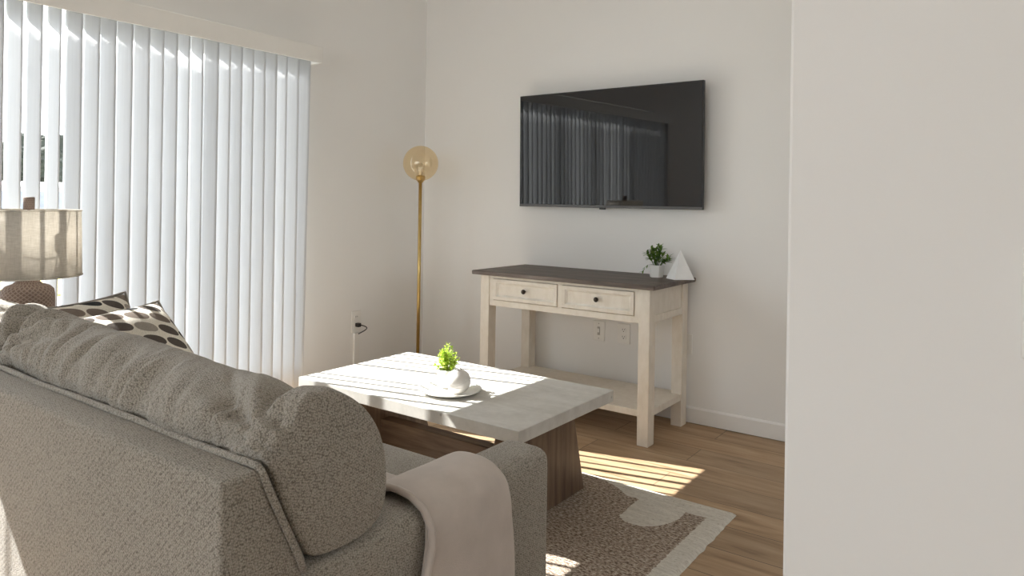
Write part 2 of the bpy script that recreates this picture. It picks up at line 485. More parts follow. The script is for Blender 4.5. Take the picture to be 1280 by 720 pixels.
# sliding patio door in the window wall
wf = MB()
FX0, FX1 = XW - .125, XW - .055
wf.box(FX0, FX1, DY0, DY1, DZ, 2.042, .003)
wf.box(FX0, FX1, DY0, DY1, 0, .04, .003)
wf.box(FX0, FX1, DY0, DY0 + .04, .04, DZ, .003); wf.box(FX0, FX1, DY1 - .03, DY1, .04, DZ, .003)
wf.box(FX0 + .01, FX1 - .01, .60, .66, .04, DZ, .003)
win = struct('window_1', wf, M['frame'])
gl = MB().box(FX0 + .03, FX0 + .034, DY0 + .041, .599, .041, DZ - .001); gl.box(FX0 + .03, FX0 + .034, .661, DY1 - .031, .041, DZ - .001)
gl.build('pane', M['glass'], win)
# frame and panes of the added rear fill window
wf = MB()
wf.box(WA0, WA1, YF - .09, YF - .03, WB0, WB0 + .05, .003); wf.box(WA0, WA1, YF - .09, YF - .03, WB1 - .05, WB1, .003)
wf.box(WA0, WA0 + .05, YF - .09, YF - .03, WB0 + .05, WB1 - .05, .003); wf.box(WA1 - .05, WA1, YF - .09, YF - .03, WB0 + .05, WB1 - .05, .003)
wf.box(-.43, -.37, YF - .09, YF - .03, WB0 + .05, WB1 - .05, .003)
fill_win_rear = struct('fill_window_rear', wf, M['framelight'])
g2 = MB().box(WA0 + .051, -.431, YF - .062, YF - .058, WB0 + .051, WB1 - .051); g2.box(-.369, WA1 - .051, YF - .062, YF - .058, WB0 + .051, WB1 - .051)
g2.build('pane', M['glass'], fill_win_rear)

wf = MB()
wf.box(XR + .03, XR + .09, RY0, RY1, RB0, RB0 + .05, .003); wf.box(XR + .03, XR + .09, RY0, RY1, RB1 - .05, RB1, .003)
wf.box(XR + .03, XR + .09, RY0, RY0 + .05, RB0 + .05, RB1 - .05, .003); wf.box(XR + .03, XR + .09, RY1 - .05, RY1, RB0 + .05, RB1 - .05, .003)
fill_win_side = struct('fill_window_side', wf, M['framelight'])  # side window out of view, added to brighten the room
MB().box(XR + .058, XR + .062, RY0 + .051, RY1 - .051, RB0 + .051, RB1 - .051).build('pane', M['glass'], fill_win_side)

# ------------------------------------------------------------------ vertical blind
BX = -3.25
bl = thing('vertical_blind', 'wide white vertical blind with angled slats hanging over the patio door', 'blind', (BX, 1.1, 0))
o0 = (BX, 1.1, 0)
BY0, BY1 = -.42, 2.585
v = MB(o0)
v.box(-3.196, -3.184, BY0, BY1, 1.908, 1.998, .002)           # front board
v.box(XW, -3.196, BY0, BY1 - .012, 1.992, 1.998)                # top board added to block sun coming over the valance
v.box(XW, -3.196, BY1 - .012, BY1, 1.908, 1.998, .002)        # return at the end
v.build('valance', M['plate'], bl)
MB(o0).box(BX - .046, BX + .044, BY0 + .02, BY1 - .016, 1.932, 1.984, .003).build('headrail', M['plate'], bl)
SW, SL = .089, 1.878
def slat_mesh():
    m = MB(); vs = []; fs = []
    nu, nz = 6, 10
    for k in range(nz + 1):
        for i in range(nu + 1):
            s_ = i / nu - .5
            vs.append((s_ * SW, .003 * (1 - (2 * s_) ** 2) - .0015, -SL * k / nz))
    for k in range(nz):
        for i in range(nu):
            a = k * (nu + 1) + i
            fs.append((a, a + 1, a + nu + 2, a + nu + 1))
    return m.add(vs, fs, True)
edges = [1.09, 1.162, 1.231, 1.306, 1.38, 1.444, 1.509, 1.589, 1.657, 1.724, 1.787, 1.852, 1.925, 1.999, 2.059, 2.125, 2.194, 2.26, 2.329, 2.395, 2.481, 2.543]
cent = [(a + b) / 2 for a, b in zip(edges[:-1], edges[1:])]
cy = 1.09 - .035
before = []
while cy > BY0 + .06:
    before.append(cy); cy -= .0705
cent = before[::-1] + cent
nb = len(before)
s0 = slat_mesh().build('slat', M['slat'], bl)
sol = s0.modifiers.new('Solidify', 'SOLIDIFY'); sol.thickness = .0009
rs = random.Random(3)
for i, c in enumerate(cent):
    o = s0 if i == 0 else s0.copy()
    if i: COL.objects.link(o)
    th = 26 + rs.uniform(-5, 5)
    k = i - nb
    if k in (2, 11): th = 13
    if 5 <= k <= 9: th = 23.5 + rs.uniform(-3, 3)
    if k == 10: th = 15.5
    if k in (0, 1, 3, 4): th = 21 + rs.uniform(-2, 2)
    if -.15 < c < .55: th = 14.5 + rs.uniform(-1, 1)
    elif -5 <= k < 0: th = (36, 24, 34, 22, 33)[k + 5]
    elif i < nb and rs.random() < .25: th += rs.choice((-6, 8))
    o.parent = bl
    o.location = (0, c - 1.1 - .008, 1.930)
    o.rotation_euler = (R(rs.uniform(-.15, .15)), R(rs.uniform(-.15, .15)), R(th))
    if k == 20: o.rotation_euler = (R(-.75), R(.2), R(27))

# ------------------------------------------------------------------ sofa
SX1, SX0 = -.918, -2.84        # right and left outer faces
SY0, SY1 = .578, 1.447         # back and front
sofa = thing('sofa', 'grey-brown woven tweed sofa with loose back cushions, seen from behind', 'sofa', (-1.88, 1.0, 0))
so = (-1.88, 1.0, 0)
# back frame: rear face upright, sloped front, open triangle of fabric at the end
prof = [(SY0, .07), (SY0, .742), (SY0 + .064, .744), (.66, .70), (.715, .585), (.745, .50), (.76, .30), (.76, .07)]
bk = MB(so).prism(prof, SX0 + .003, SX1 - .003, 'X', .008, 3).build('back_frame', M['sofa'], sofa)
smooth_by_angle(bk, 50)
# arms: box with softly crowned top
def arm(x0, x1):
    y0, y1 = .70, SY1
    xm = (x0 + x1) / 2
    poly = []
    top = .556
    n = 14
    for i in range(n + 1):
        a = PI * i / n
        px = xm + math.cos(a) * (x1 - x0) / 2
        # squircle corner crown
        cs, sn = math.cos(a), math.sin(a)
        px = xm + (abs(cs) ** .45) * (1 if cs >= 0 else -1) * (x1 - x0) / 2
        pz = top - .045 + (abs(sn) ** .6) * .05
        poly.append((px, pz))
    poly += [(x0, .07), (x1, .07)]
    b = MB(so).prism(poly, y0, y1, 'Y', 0)
    return b
def arm_obj(x0, x1):
    bm = bmesh.new()
    m = arm(x0, x1)
    o = m.build('arm', M['sofa'], sofa)
    bv = o.modifiers.new('Bevel', 'BEVEL'); bv.width = .02; bv.segments = 4; bv.limit_method = 'ANGLE'; bv.angle_limit = R(60)
    smooth_by_angle(o, 60)
    return o
a_r = arm_obj(SX1 - .138, SX1)
a_l = arm_obj(SX0, SX0 + .138)
# front rail
MB(so).box(SX0 + .139, SX1 - .139, .761, SY1 - .035, .07, .30, .012, 3).build('seat_base', M['sofa'], sofa)
for (x, y) in ((SX0 + .07, SY0 + .08), (SX1 - .07, SY0 + .08), (SX0 + .07, SY1 - .08), (SX1 - .07, SY1 - .08)):
    MB(so).lathe([(.022, 0.0), (.03, .07)], (x, y, 0), 16).build('foot', M['darkwood'], sofa)
# seat cushions
def seat_cushion(x0, x1):
    bm = bmesh.new()
    bmesh.ops.create_cube(bm, size=1)
    bmesh.ops.subdivide_edges(bm, edges=list(bm.edges), cuts=15, use_grid_fill=True)
    hx, hy, hz = (x1 - x0) / 2, (SY1 - .01 - .80) / 2, .0835
    r = .035
    for v_ in bm.verts:
        p = Vector((v_.co.x * 2 * hx, v_.co.y * 2 * hy, v_.co.z * 2 * hz))
        q = Vector((max(-hx + r, min(hx - r, p.x)), max(-hy + r, min(hy - r, p.y)), max(-hz + r, min(hz - r, p.z))))
        d = p - q
        if d.length > 1e-6: p = q + d.normalized() * r
        u, w_ = p.x / hx, p.y / hy
        if v_.co.z > 0: p.z += .012 * (1 - u * u) * (1 - w_ * w_)
        v_.co = p + Vector(((x0 + x1) / 2, .80 + hy, .302 + hz))
    o = MB(so).bm(bm, True).build('seat_cushion', M['sofa'], sofa)
    return o
xs_mid = -2.0
seat_cushion(xs_mid + .002, SX1 - .14)
seat_cushion(SX0 + .14, xs_mid - .002)
# back cushions: closed soft section lofted sideways, folds running up from the rear welt
def catmull(pts, n):
    out = []; N = len(pts)
    for i in range(N):
        p0, p1, p2, p3 = (Vector(pts[(i + k) % N]) for k in (-1, 0, 1, 2))
        for k in range(n):
            t = k / n
            out.append(.5 * ((2 * p1) + (p2 - p0) * t + (2 * p0 - 5 * p1 + 4 * p2 - p3) * t * t + (3 * p1 - p0 - 3 * p2 + p3) * t ** 3))
    return out
SEC = [(.652, .744), (.653, .768), (.680, .800), (.735, .822), (.79, .820), (.842, .794), (.882, .748), (.905, .69), (.910, .63), (.895, .585), (.85, .564), (.79, .562), (.735, .578), (.695, .65)]
def back_cushion(x0, x1, seed, right_end):
    sec = [Vector((p.x, p.y)) for p in catmull([Vector((a, b, 0)) for a, b in SEC], 7)]
    ctr = Vector((.79, .69))
    ns = 150
    vs = []; fs = []; m = len(sec)
    welt = {}
    for i in range(ns + 1):
        s_ = -1 + 2 * i / ns
        s_ = math.copysign(1 - (1 - abs(s_)) ** 1.35, s_)        # denser near the ends
        lo = .70 if ((s_ < 0) == right_end) else .93      # ends that meet in the middle stay fuller
        pw = 16 if lo < .9 else 60
        f = lo + (1 - lo) * (max(0, 1 - abs(s_) ** pw)) ** (1 / 2.4)
        # corners pulled out a little: ear at the top of the ends
        X = (x0 + x1) / 2 + s_ * (x1 - x0) / 2
        for j, p in enumerate(sec):
            d = p - ctr
            q = ctr + d * f
            P = Vector((X, q.x, q.y))
            # bulge of the flat end outwards
            nrm = Vector((0, d.x, d.y)).normalized()
            top = max(0, min(1, (q.y - .66) / .16))
            rear = max(0, min(1, (.93 - q.x) / .22))
            amp = top * rear
            # folds: mostly across the cushion, drifting with height
            u = X * 9 + (q.x - .65) * 5 + .8 * noise.noise(Vector((X * 4, q.x * 6, 2.2)))
            n1 = noise.noise(Vector((u, (q.x) * 2.2 + seed, seed * 3.1)))
            n2 = noise.noise(Vector((u * 2.3 + 9, q.x * 5 + seed, 1.7)))
            ridge = (1 - abs(n1) * 2.2) * .5
            near = math.exp(-((q.x - .655) / .10) ** 2)
            crease = math.exp(-(n1 / .085) ** 2) + .6 * math.exp(-(n2 / .10) ** 2) * near
            P += nrm * (amp * (.034 * ridge * (.5 + .5 * near) + .018 * n2 * near - .017 * crease * (.4 + .6 * near) - .002))
            # tight gathers beside the middle seam
            xs_ = (P.x - (x0 if right_end else x1)) * (1 if right_end else -1)
            if -.02 < xs_ < .30:
                P += nrm * (amp * .011 * math.sin((xs_ + .25 * (q.x - .65)) * 95 + seed) * math.exp(-xs_ / .11))
            # sag waviness along the crest
            P.z += (.008 * noise.noise(Vector((X * 3.2, seed, 0))) + .030 * min(1, max(0, (-1.15 - X) / .8))) * top
            # gathers fanning out from the upper rear corner at each end
            for xe, sg in ((x1, 1), (x0, -1)):
                dx = (xe - .05 * sg - P.x) * sg; dz = (P.y - .66) + (P.z - .78) * .6
                rr = math.hypot(dx, dz)
                if rr < .40 and dx > -.06:
                    an = math.atan2(dz, max(dx, .0) + .02)
                    P += nrm * (.016 * top * math.sin(an * 9 + seed) * math.exp(-((rr - .11) / .12) ** 2))
            if abs(s_) > .9999: P.x += 0
            if right_end and P.x > SX1 - .16 and P.z < .566: P.z = .566
            vs.append(P)
    for i in range(ns):
        for j in range(m):
            k = (j + 1) % m
            fs.append((i * m + j, i * m + k, (i + 1) * m + k, (i + 1) * m + j))
    # ends closed by rings shrinking to a domed centre
    for (ring, sg) in ((0, -1), (ns, 1)):
        base = [vs[ring * m + j] for j in range(m)]
        c3 = sum(base, Vector()) / m
        prev = [ring * m + j for j in range(m)]
        for k in range(1, 4):
            t = 1 - k / 4
            idx = []
            for j in range(m):
                q = c3 + (base[j] - c3) * t; q.x += sg * .016 * (1 - t * t)
                idx.append(len(vs)); vs.append(q)
            for j in range(m):
                l = (j + 1) % m
                fs.append((prev[j], idx[j], idx[l], prev[l]) if sg < 0 else (prev[j], prev[l], idx[l], idx[j]))
            prev = idx
        ci = len(vs); vs.append(c3 + Vector((sg * .016, 0, 0)))
        for j in range(m):
            l = (j + 1) % m
            fs.append((prev[j], ci, prev[l]) if sg < 0 else (prev[j], prev[l], ci))
    o = MB(so).add(vs, fs, True).build('back_cushion', M['sofa'], sofa)
    bm = bmesh.new(); bm.from_mesh(o.data); bmesh.ops.recalc_face_normals(bm, faces=bm.faces); bm.to_mesh(o.data); bm.free()
    subd(o, 1)
    return o
c_r = back_cushion(-2.0, -.922, 1.3, True)
c_l = back_cushion(-2.80, -2.004, 4.1, False)
# welts along the rear edge of each cushion and down its end
def welt(x0, x1, end=True, cush=None):
    pts = []
    n = 40
    for i in range(n + 1):
        x = x0 + (x1 - x0) * i / n
        pts.append((x, .6435 + .001 * math.sin(x * 19), .7465 + .0012 * math.sin(x * 13 + 1)))
    if end:
        pts += [(SX1 - .006, .646, .742), (SX1 - .002, .653, .722), (SX1 - .001, .663, .697), (SX1 - .001, .680, .66), (SX1 - .001, .699, .62), (SX1 - .001, .714, .588), (SX1 - .002, .724, .562)]
    return MB(so).tube(pts, .0062, 8).build('piping', M['sofa'], cush)
welt(-1.99, -.932, True, c_r)
welt(-2.79, -2.012, False, c_l)

# throw over the right arm
th_ = thing('throw_blanket', 'beige fleece throw folded over the right arm of the sofa', 'throw', (-.98, 1.1, .56))
to = Vector((-.98, 1.1, .56))
def throw_layer(y0b, y1b, y0t, y1t, lift, zlow, name, parent, seed, inner=True):
    # path across the arm: seat, inner side, over the crown, down the outer side
    x0, x1 = SX1 - .138, SX1
    path = []
    if inner: path += [(x0 - .225, .484), (x0 - .13, .486), (x0 - .06, .490), (x0 - .022, .497), (x0 - .012, .53)]
    else: path += [(x0 - .012, .52)]
    path += [(x0 - .004, .556), (x0 + .02, .568), (x0 + .05, .571), (x0 + .085, .570), (x0 + .115, .563), (x1 + .004, .542), (x1 + .013, .50)]
    zz = .47
    while zz > zlow + .01:
        path.append((x1 + .014 + .004 * math.sin(zz * 20), zz)); zz -= .04
    path.append((x1 + .016, zlow))
    # resample
    P = [Vector((a, b)) for a, b in path]
    segs = []
    for a, b in zip(P[:-1], P[1:]):
        n = max(1, int((b - a).length / .012))
        segs += [a.lerp(b, k / n) for k in range(n)]
    segs.append(P[-1])
    L = len(segs); W = 26
    vs = []; fs = []
    for i, p in enumerate(segs):
        t = i / (L - 1)
        tan = (segs[min(i + 1, L - 1)] - segs[max(i - 1, 0)]).normalized()
        nrm = Vector((-tan.y, tan.x))
        if nrm.y < 0 and abs(nrm.y) > abs(nrm.x): nrm = -nrm
        if p.x > x1 - .03 and nrm.x < 0: nrm = -nrm
        ya = y0t + (y0b - y0t) * max(0, (t - .45) / .55); yb = y1t + (y1b - y1t) * max(0, (t - .35) / .65)
        for j in range(W + 1):
            u = j / W
            y = ya + (yb - ya) * u
            d = lift + .006 * noise.noise(Vector((y * 9 + seed, t * 3.5, seed))) * (1 if t > .4 else .5)
            d += .005 * max(0, t - .5) * math.sin(y * 34 + seed + t * 2)
            d = max(d, lift * .6)
            e = min(u, 1 - u)
            d -= .003 * math.exp(-(e / .03))
            vs.append((p.x + nrm.x * d, y, p.y + nrm.y * d))
    for i in range(L - 1):
        for j in range(W):
            a = i * (W + 1) + j
            fs.append((a, a + 1, a + W + 2, a + W + 1))
    o = MB(to).add(vs, fs, True).build(name, M['throw'], parent)
    so_ = o.modifiers.new('Solidify', 'SOLIDIFY'); so_.thickness = .009; so_.offset = 1
    subd(o, 1)
    return o, vs, W
throw_layer(.925, 1.262, 1.02, 1.235, .004, .22, 'under_fold', th_, 2.0, True)
top_l, tv, W_ = throw_layer(.905, 1.275, 1.00, 1.25, .0155, .25, 'top_fold', th_, 5.0, False)
# rolled hem on the near edge
hem = []
for i in range(0, len(tv), (W_ + 1) * 2):
    p = Vector(tv[i]); hem.append((p.x + .002, p.y - .001, p.z + .002))
hm = MB(to).tube(hem, .0075, 8).build('hem', M['throw'], th_)

# ------------------------------------------------------------------ printed cushions
def scatter_cushion(label, near, far, drop, sw=.33, sh_=.36, thick=.17, pip='darkcord'):
    near, far, drop = Vector(near), Vector(far), Vector(drop)
    ex = (far - near).normalized(); ez = (-drop - ex * (-drop).dot(ex)).normalized(); ey = ez.cross(ex)
    loc = (near + far) / 2 - ez * sh_ / 2
    t_ = thing('throw_pillow', label, 'pillow', loc, 'leaf print throw pillows on the sofa')
    t_.rotation_euler = Matrix((ex, ey, ez)).transposed().to_euler()
    n = 22
    vs = []; fs = []
    def ptf(u, w_, side):
        # pinched corners, pulled-in sides
        x = sw / 2 * u * (1 - .07 * (1 - w_ ** 2) * abs(u) ** 3)
        z = sh_ / 2 * w_ * (1 - .07 * (1 - u ** 2) * abs(w_) ** 3)
        pr = ((1 - abs(u) ** 2.2) * (1 - abs(w_) ** 2.2)) ** .55
        y = side * thick / 2 * pr
        y += side * .006 * noise.noise(Vector((x * 11, z * 11, loc[0]))) * (pr ** .5)
        return (x, y, z)
    for side in (1, -1):
        b = len(vs)
        for i in range(n + 1):
            for j in range(n + 1):
                vs.append(ptf(-1 + 2 * i / n, -1 + 2 * j / n, side))
        for i in range(n):
            for j in range(n):
                a = b + i * (n + 1) + j
                q = (a, a + 1, a + n + 2, a + n + 1)
                fs.append(q if side > 0 else q[::-1])
    cov = MB().add(vs, fs, True)
    o = cov.build('cover', M['print'], t_)
    bm = bmesh.new(); bm.from_mesh(o.data); bmesh.ops.remove_doubles(bm, verts=bm.verts, dist=1e-5); bmesh.ops.recalc_face_normals(bm, faces=bm.faces); bm.to_mesh(o.data); bm.free()
    subd(o, 1)
    loop = []
    for k in range(4 * n):
        q, r = divmod(k, n); a = -1 + 2 * r / n
        u, w_ = ((a, -1), (1, a), (-a, 1), (-1, -a))[q]
        loop.append(ptf(u, w_, 0))
    MB().tube(loop, .0048, 8, closed=True).build('piping', M[pip], t_)
    return t_
scatter_cushion('leaf print throw pillow nearer the sofa middle, in front of the other', (-2.46, 1.0, .752), (-2.51, 1.315, .775), (.27, .0, -.27))
scatter_cushion('leaf print throw pillow further left beside the table lamp', (-2.685, .995, .768), (-2.715, 1.285, .79), (.17, .0, -.30))

# ------------------------------------------------------------------ coffee table
TX0, TX1, TY0, TY1, TZ = -2.402, -1.296, 1.851, 2.495, .42
ct = thing('coffee_table', 'rectangular coffee table with pale stone-look top and flared brown wood base', 'coffee table', ((TX0 + TX1) / 2, (TY0 + TY1) / 2, 0))
co = ct.location.copy()
MB(co).box(TX0, TX1, TY0, TY1, .376, TZ, .0025, 2).build('tabletop', M['stone'], ct)
ym = (TY0 + TY1) / 2
for xa, xb in ((-1.475, -1.41), (-2.29, -2.225)):
    MB(co).prism([(ym - .30, .014), (ym + .30, .014), (ym + .20, .376), (ym - .20, .376)], xa, xb, 'X', .003).build('leg', M['legwood'], ct)
MB(co).box(-2.225, -1.475, ym - .03, ym + .03, .03, .214, .003).build('stretcher', m_wood('walnut_rail', (.085, .052, .034), (.155, .10, .066), (.235, .16, .108), (1.2, 14, 14)), ct)

# tray, plant and ball on the table
tc_ = (-1.766, 2.065)
tray = MB((tc_[0], tc_[1], TZ)).lathe([(.0, .0), (.06, .0), (.085, .003), (.112, .012), (.118, .0165), (.115, .0175), (.109, .0145), (.083, .0075), (.058, .0055), (.0, .0055)], (tc_[0], tc_[1], TZ), 48)
for v_ in tray.v:
    v_.x *= 1.0
tr_o = tray.build('tray', M['ceramicwhite']); tr_o.location = (tc_[0], tc_[1], TZ)
tag(tr_o, 'shallow white round dish on the coffee table under the ball and plant', 'dish')

def leafy(stems, leaf_fn, rnd):
    m = MB()
    for p0, p1, n in stems:
        pass
    return m

def leaf_quad(m, base, direc, up, L, Wd, curl=.25):
    d = Vector(direc).normalized(); sd = d.cross(Vector(up)); 
    if sd.length < 1e-3: sd = d.orthogonal()
    sd.normalize(); u = sd.cross(d).normalized()
    prof = [(0, .12), (.3, .85), (.6, 1.0), (.85, .6), (1, .05)]
    vs = []
    for t, w_ in prof:
        c = Vector(base) + d * L * t + u * (-curl * L * t * t)
        vs += [c - sd * Wd * w_ / 2 + u * Wd * .12 * w_, c - u * Wd * .03, c + sd * Wd * w_ / 2 + u * Wd * .12 * w_]
    fs = []
    for k in range(len(prof) - 1):
        a = k * 3
        fs += [(a, a + 1, a + 4, a + 3), (a + 1, a + 2, a + 5, a + 4)]
    m.add(vs, fs, True)

# lime shrub in white round pot
pc = Vector((-1.815, 2.098, TZ + .0090))
pl = thing('potted_plant', 'small lime green bushy plant in white pot on the coffee table dish', 'plant', pc)
MB().lathe([(.0, 0), (.030, 0), (.036, .006), (.037, .03), (.0355, .066), (.033, .0675), (.032, .064), (.032, .054), (.0, .054)], (0, 0, 0), 32).build('pot', M['ceramicwhite'], pl)
MB().lathe([(.0, .057), (.02, .057), (.0315, .0545)], (0, 0, 0), 20, cap0=False).build('soil', M['soil'], pl)
rl = random.Random(11)
fol = MB(); stm = MB()
for k in range(46):
    a = rl.uniform(0, 2 * PI); e = rl.uniform(.05, 1)
    rr = .050 * math.sqrt(e); hh = .075 + (1 - e) * .088 * rl.uniform(.5, 1.05)
    p1 = Vector((rr * math.cos(a), rr * math.sin(a), hh + .012))
    p0 = Vector((p1.x * .35, p1.y * .35, .057))
    stm.tube([p0, (p0 + p1) / 2 + Vector((0, 0, .006)), p1], .0011, 5)
    for q in range(15):
        t = rl.uniform(.45, 1.0); b = p0.lerp(p1, t)
        d = Vector((rl.uniform(-1, 1), rl.uniform(-1, 1), rl.uniform(-.2, 1.1)))
        leaf_quad(fol, b, d, (rl.uniform(-.3, .3), rl.uniform(-.3, .3), 1), rl.uniform(.009, .016), rl.uniform(.005, .009))
fol.build('foliage', M['limeleaf'], pl); stm.build('stems', M['limeleaf'], pl)

# white incised ball
bc = Vector((-1.722, 2.055, TZ + .0072))
rb = .047
bm = bmesh.new(); bmesh.ops.create_uvsphere(bm, u_segments=96, v_segments=64, radius=rb)
for v_ in bm.verts:
    p = v_.co.normalized()
    d = 0
    # two curved incised lines that sweep round the ball, and small dots at the crown
    for (ax, off) in (((.55, -.55, .62), .52), ((-.35, -.2, .91), -.15)):
        s_ = p.dot(Vector(ax).normalized()) - off
        d += .0022 * math.exp(-(s_ / .02) ** 2)
    v_.co = p * (rb - d)
    v_.co.z = v_.co.z * .97
ball = thing('decor_ball', 'off-white ceramic ball with incised curves on the dish beside the plant', 'ornament', bc)
for v_ in bm.verts: v_.co.z += rb * .97
MB().bm(bm, True).build('sphere', M['matteceramic'], ball)
hl = MB()
for k in range(5):
    a = k * 2 * PI / 5 + .3
    n_ = Vector((math.cos(a) * .25, math.sin(a) * .25, .97)).normalized()
    c_ = n_ * rb * .985 + Vector((0, 0, rb * .97))
    hl.tube([c_ - n_ * .001, c_ + n_ * .0006], .0022, 8)
hl.build('vent_holes', M['platedark'], ball)

# ------------------------------------------------------------------ console table
cs = thing('console_table', 'cream painted console table with weathered brown top below the television', 'console table', (-1.935, 3.33, 0))
ko = (-1.935, 3.33, 0)
KX0, KX1 = -2.444, -1.427
KY0, KY1 = 3.098, 3.566
topm = MB(ko).box(-2.487, -1.392, 3.068, 3.588, .747, .770, .006, 3)
topm.build('tabletop', M['topwood'], cs)
for (xa, xb) in ((KX0, KX0 + .058), (KX1 - .058, KX1)):
    for (ya, yb) in ((KY0, KY0 + .068), (KY1 - .068, KY1)):
        MB(ko).box(xa, xb, ya, yb, 0, .747, .0028, 2).build('leg', M['cream'], cs)
lx0, lx1 = KX0 + .058, KX1 - .058
fy = KY0 + .006
# front apron with two drawer openings
ap = MB(ko)
ap.box(lx0, lx1, fy, fy + .02, .58, .612, .0015); ap.box(lx0, lx1, fy, fy + .02, .731, .747, .001)
ap.box(lx0, -2.359, fy, fy + .02, .612, .731); ap.box(-1.944, -1.918, fy, fy + .02, .612, .731); ap.box(-1.509, lx1, fy, fy + .02, .612, .731)
ap.box(lx0, lx1, KY1 - .03, KY1 - .012, .58, .747, .0015)
ap.build('apron', M['cream'], cs)
for xa, xb in ((KX0 + .010, KX0 + .028), (KX1 - .028, KX1 - .010)):
    b = MB(ko); b.box(xa, xb, KY0 + .068, KY1 - .068, .618, .747, .0012)
    if xa > -2: b.box(xa, KX1 - .003, KY0 + .068, KY1 - .068, .583, .618, .002)
    else: b.box(KX0 + .003, xb, KY0 + .068, KY1 - .068, .583, .618, .002)
    b.build('side_panel', M['cream'], cs)
# drawers: raised frame with inset panel, knob in the middle
def drawer(xa, xb):
    z0, z1 = .615, .729
    yf_ = fy - .006
    b = MB(ko)
    fw = .020
    for (a0, a1, b0, b1) in ((xa, xb, z0, z0 + fw), (xa, xb, z1 - fw, z1), (xa, xa + fw, z0 + fw, z1 - fw), (xb - fw, xb, z0 + fw, z1 - fw)):
        b.box(a0, a1, yf_, yf_ + .024, b0, b1, .0022, 2)
    # sloped moulding round the panel
    i0, i1, j0, j1 = xa + fw, xb - fw, z0 + fw, z1 - fw
    g = .008
    A = [(i0, yf_ + .001, j0), (i1, yf_ + .001, j0), (i1, yf_ + .001, j1), (i0, yf_ + .001, j1)]
    B = [(i0 + g, yf_ + .011, j0 + g), (i1 - g, yf_ + .011, j0 + g), (i1 - g, yf_ + .011, j1 - g), (i0 + g, yf_ + .011, j1 - g)]
    b.add(A + B, [(0, 1, 5, 4), (1, 2, 6, 5), (2, 3, 7, 6), (3, 0, 4, 7)])
    b.box(i0, i1, yf_ + .011, yf_ + .022, j0, j1)
    b.box(xa + .01, xb - .01, yf_ + .025, KY1 - .05, z0 + .01, z1 - .015)
    d = b.build('drawer', M['cream'], cs)
    xm = (xa + xb) / 2; zm = (z0 + z1) / 2 + .002
    prof_ = [(.0, -.026), (.006, -.0255), (.0105, -.023), (.0128, -.018), (.0115, -.012), (.006, -.008), (.005, 0.0)]
    kb = MB(ko).lathe([(r_, -(z_)) for r_, z_ in prof_][::-1], (xm, yf_ + .011, zm), 20, axis='Y')
    # lathe along Y points outward (-Y)
    for v_ in kb.v: v_.y = 2 * (yf_ + .011 - ko[1]) - v_.y
    kb.build('knob', M['bronze'], d)
drawer(-2.357, -1.946)
drawer(-1.916, -1.511)
MB(ko).box(KX0 + .006, KX1 - .006, KY0 + .012, KY1 - .012, .134, .167, .003).build('shelf', M['cream'], cs)

# plant on the console
pc = Vector((-1.557, 3.455, .770))
pl = thing('potted_plant', 'small dark green leafy plant in white faceted pot on the console table', 'plant', pc)
b = MB().lathe([(.0, 0), (.034, 0), (.044, .064), (.0405, .064), (.038, .052), (.0, .052)], (0, 0, 0), 6, smooth=False)
pot = b.build('pot', M['ceramicwhite'], pl); pot.rotation_euler = (0, 0, R(12))
MB().lathe([(.0, .0555), (.03, .0555), (.0375, .053)], (0, 0, 0), 6, cap0=False).build('soil', M['soil'], pl)
rl = random.Random(23)
fol = MB(); stm = MB()
for k in range(22):
    a = rl.uniform(0, 2 * PI); e = rl.uniform(.0, 1)
    rr = .072 * math.sqrt(e); hh = .09 + (1 - e) * .075 * rl.uniform(.6, 1.05)
    p1 = Vector((rr * math.cos(a), rr * math.sin(a) * .75, hh)); p0 = Vector((p1.x * .25, p1.y * .25, .055))
    stm.tube([p0, (p0 + p1) / 2 + Vector((0, 0, .01)), p1], .0014, 5)
    out = (p1 - p0).normalized()
    for q in range(12):
        t = .45 + .55 * q / 11; bb = p0.lerp(p1, t)
        d = out * .55 + Vector((rl.uniform(-1, 1), rl.uniform(-1, 1), rl.uniform(-.25, .7)))
        leaf_quad(fol, bb, d, (0, 0, 1), rl.uniform(.024, .036), rl.uniform(.0085, .012), .35)
# one drooping sprig on the left
for q in range(9):
    bb = Vector((-.045 - .0035 * q, -.01, .062 - .0045 * q))
    leaf_quad(fol, bb, (-.6 + .2 * rl.uniform(-1, 1), rl.uniform(-.6, .6), -.5 + rl.uniform(-.4, .4)), (0, 0, 1), .024, .008, .3)
fol.build('foliage', M['greenleaf'], pl); stm.build('stems', M['greenleaf'], pl)

# pyramid
py = MB().add([(-.072, -.012, 0), (-.004, -.062, 0), (.075, .008, 0), (.004, .06, 0), (.0, 0, .150)], [(0, 3, 2, 1), (0, 1, 4), (1, 2, 4), (2, 3, 4), (3, 0, 4)])
po = py.build('pyramid_ornament', M['pyramid']); po.location = (-1.423, 3.447, .7702)
bv = po.modifiers.new('Bevel', 'BEVEL'); bv.width = .0012; bv.segments = 2
tag(po, 'white four-sided pyramid ornament at the right end of the console table', 'ornament')

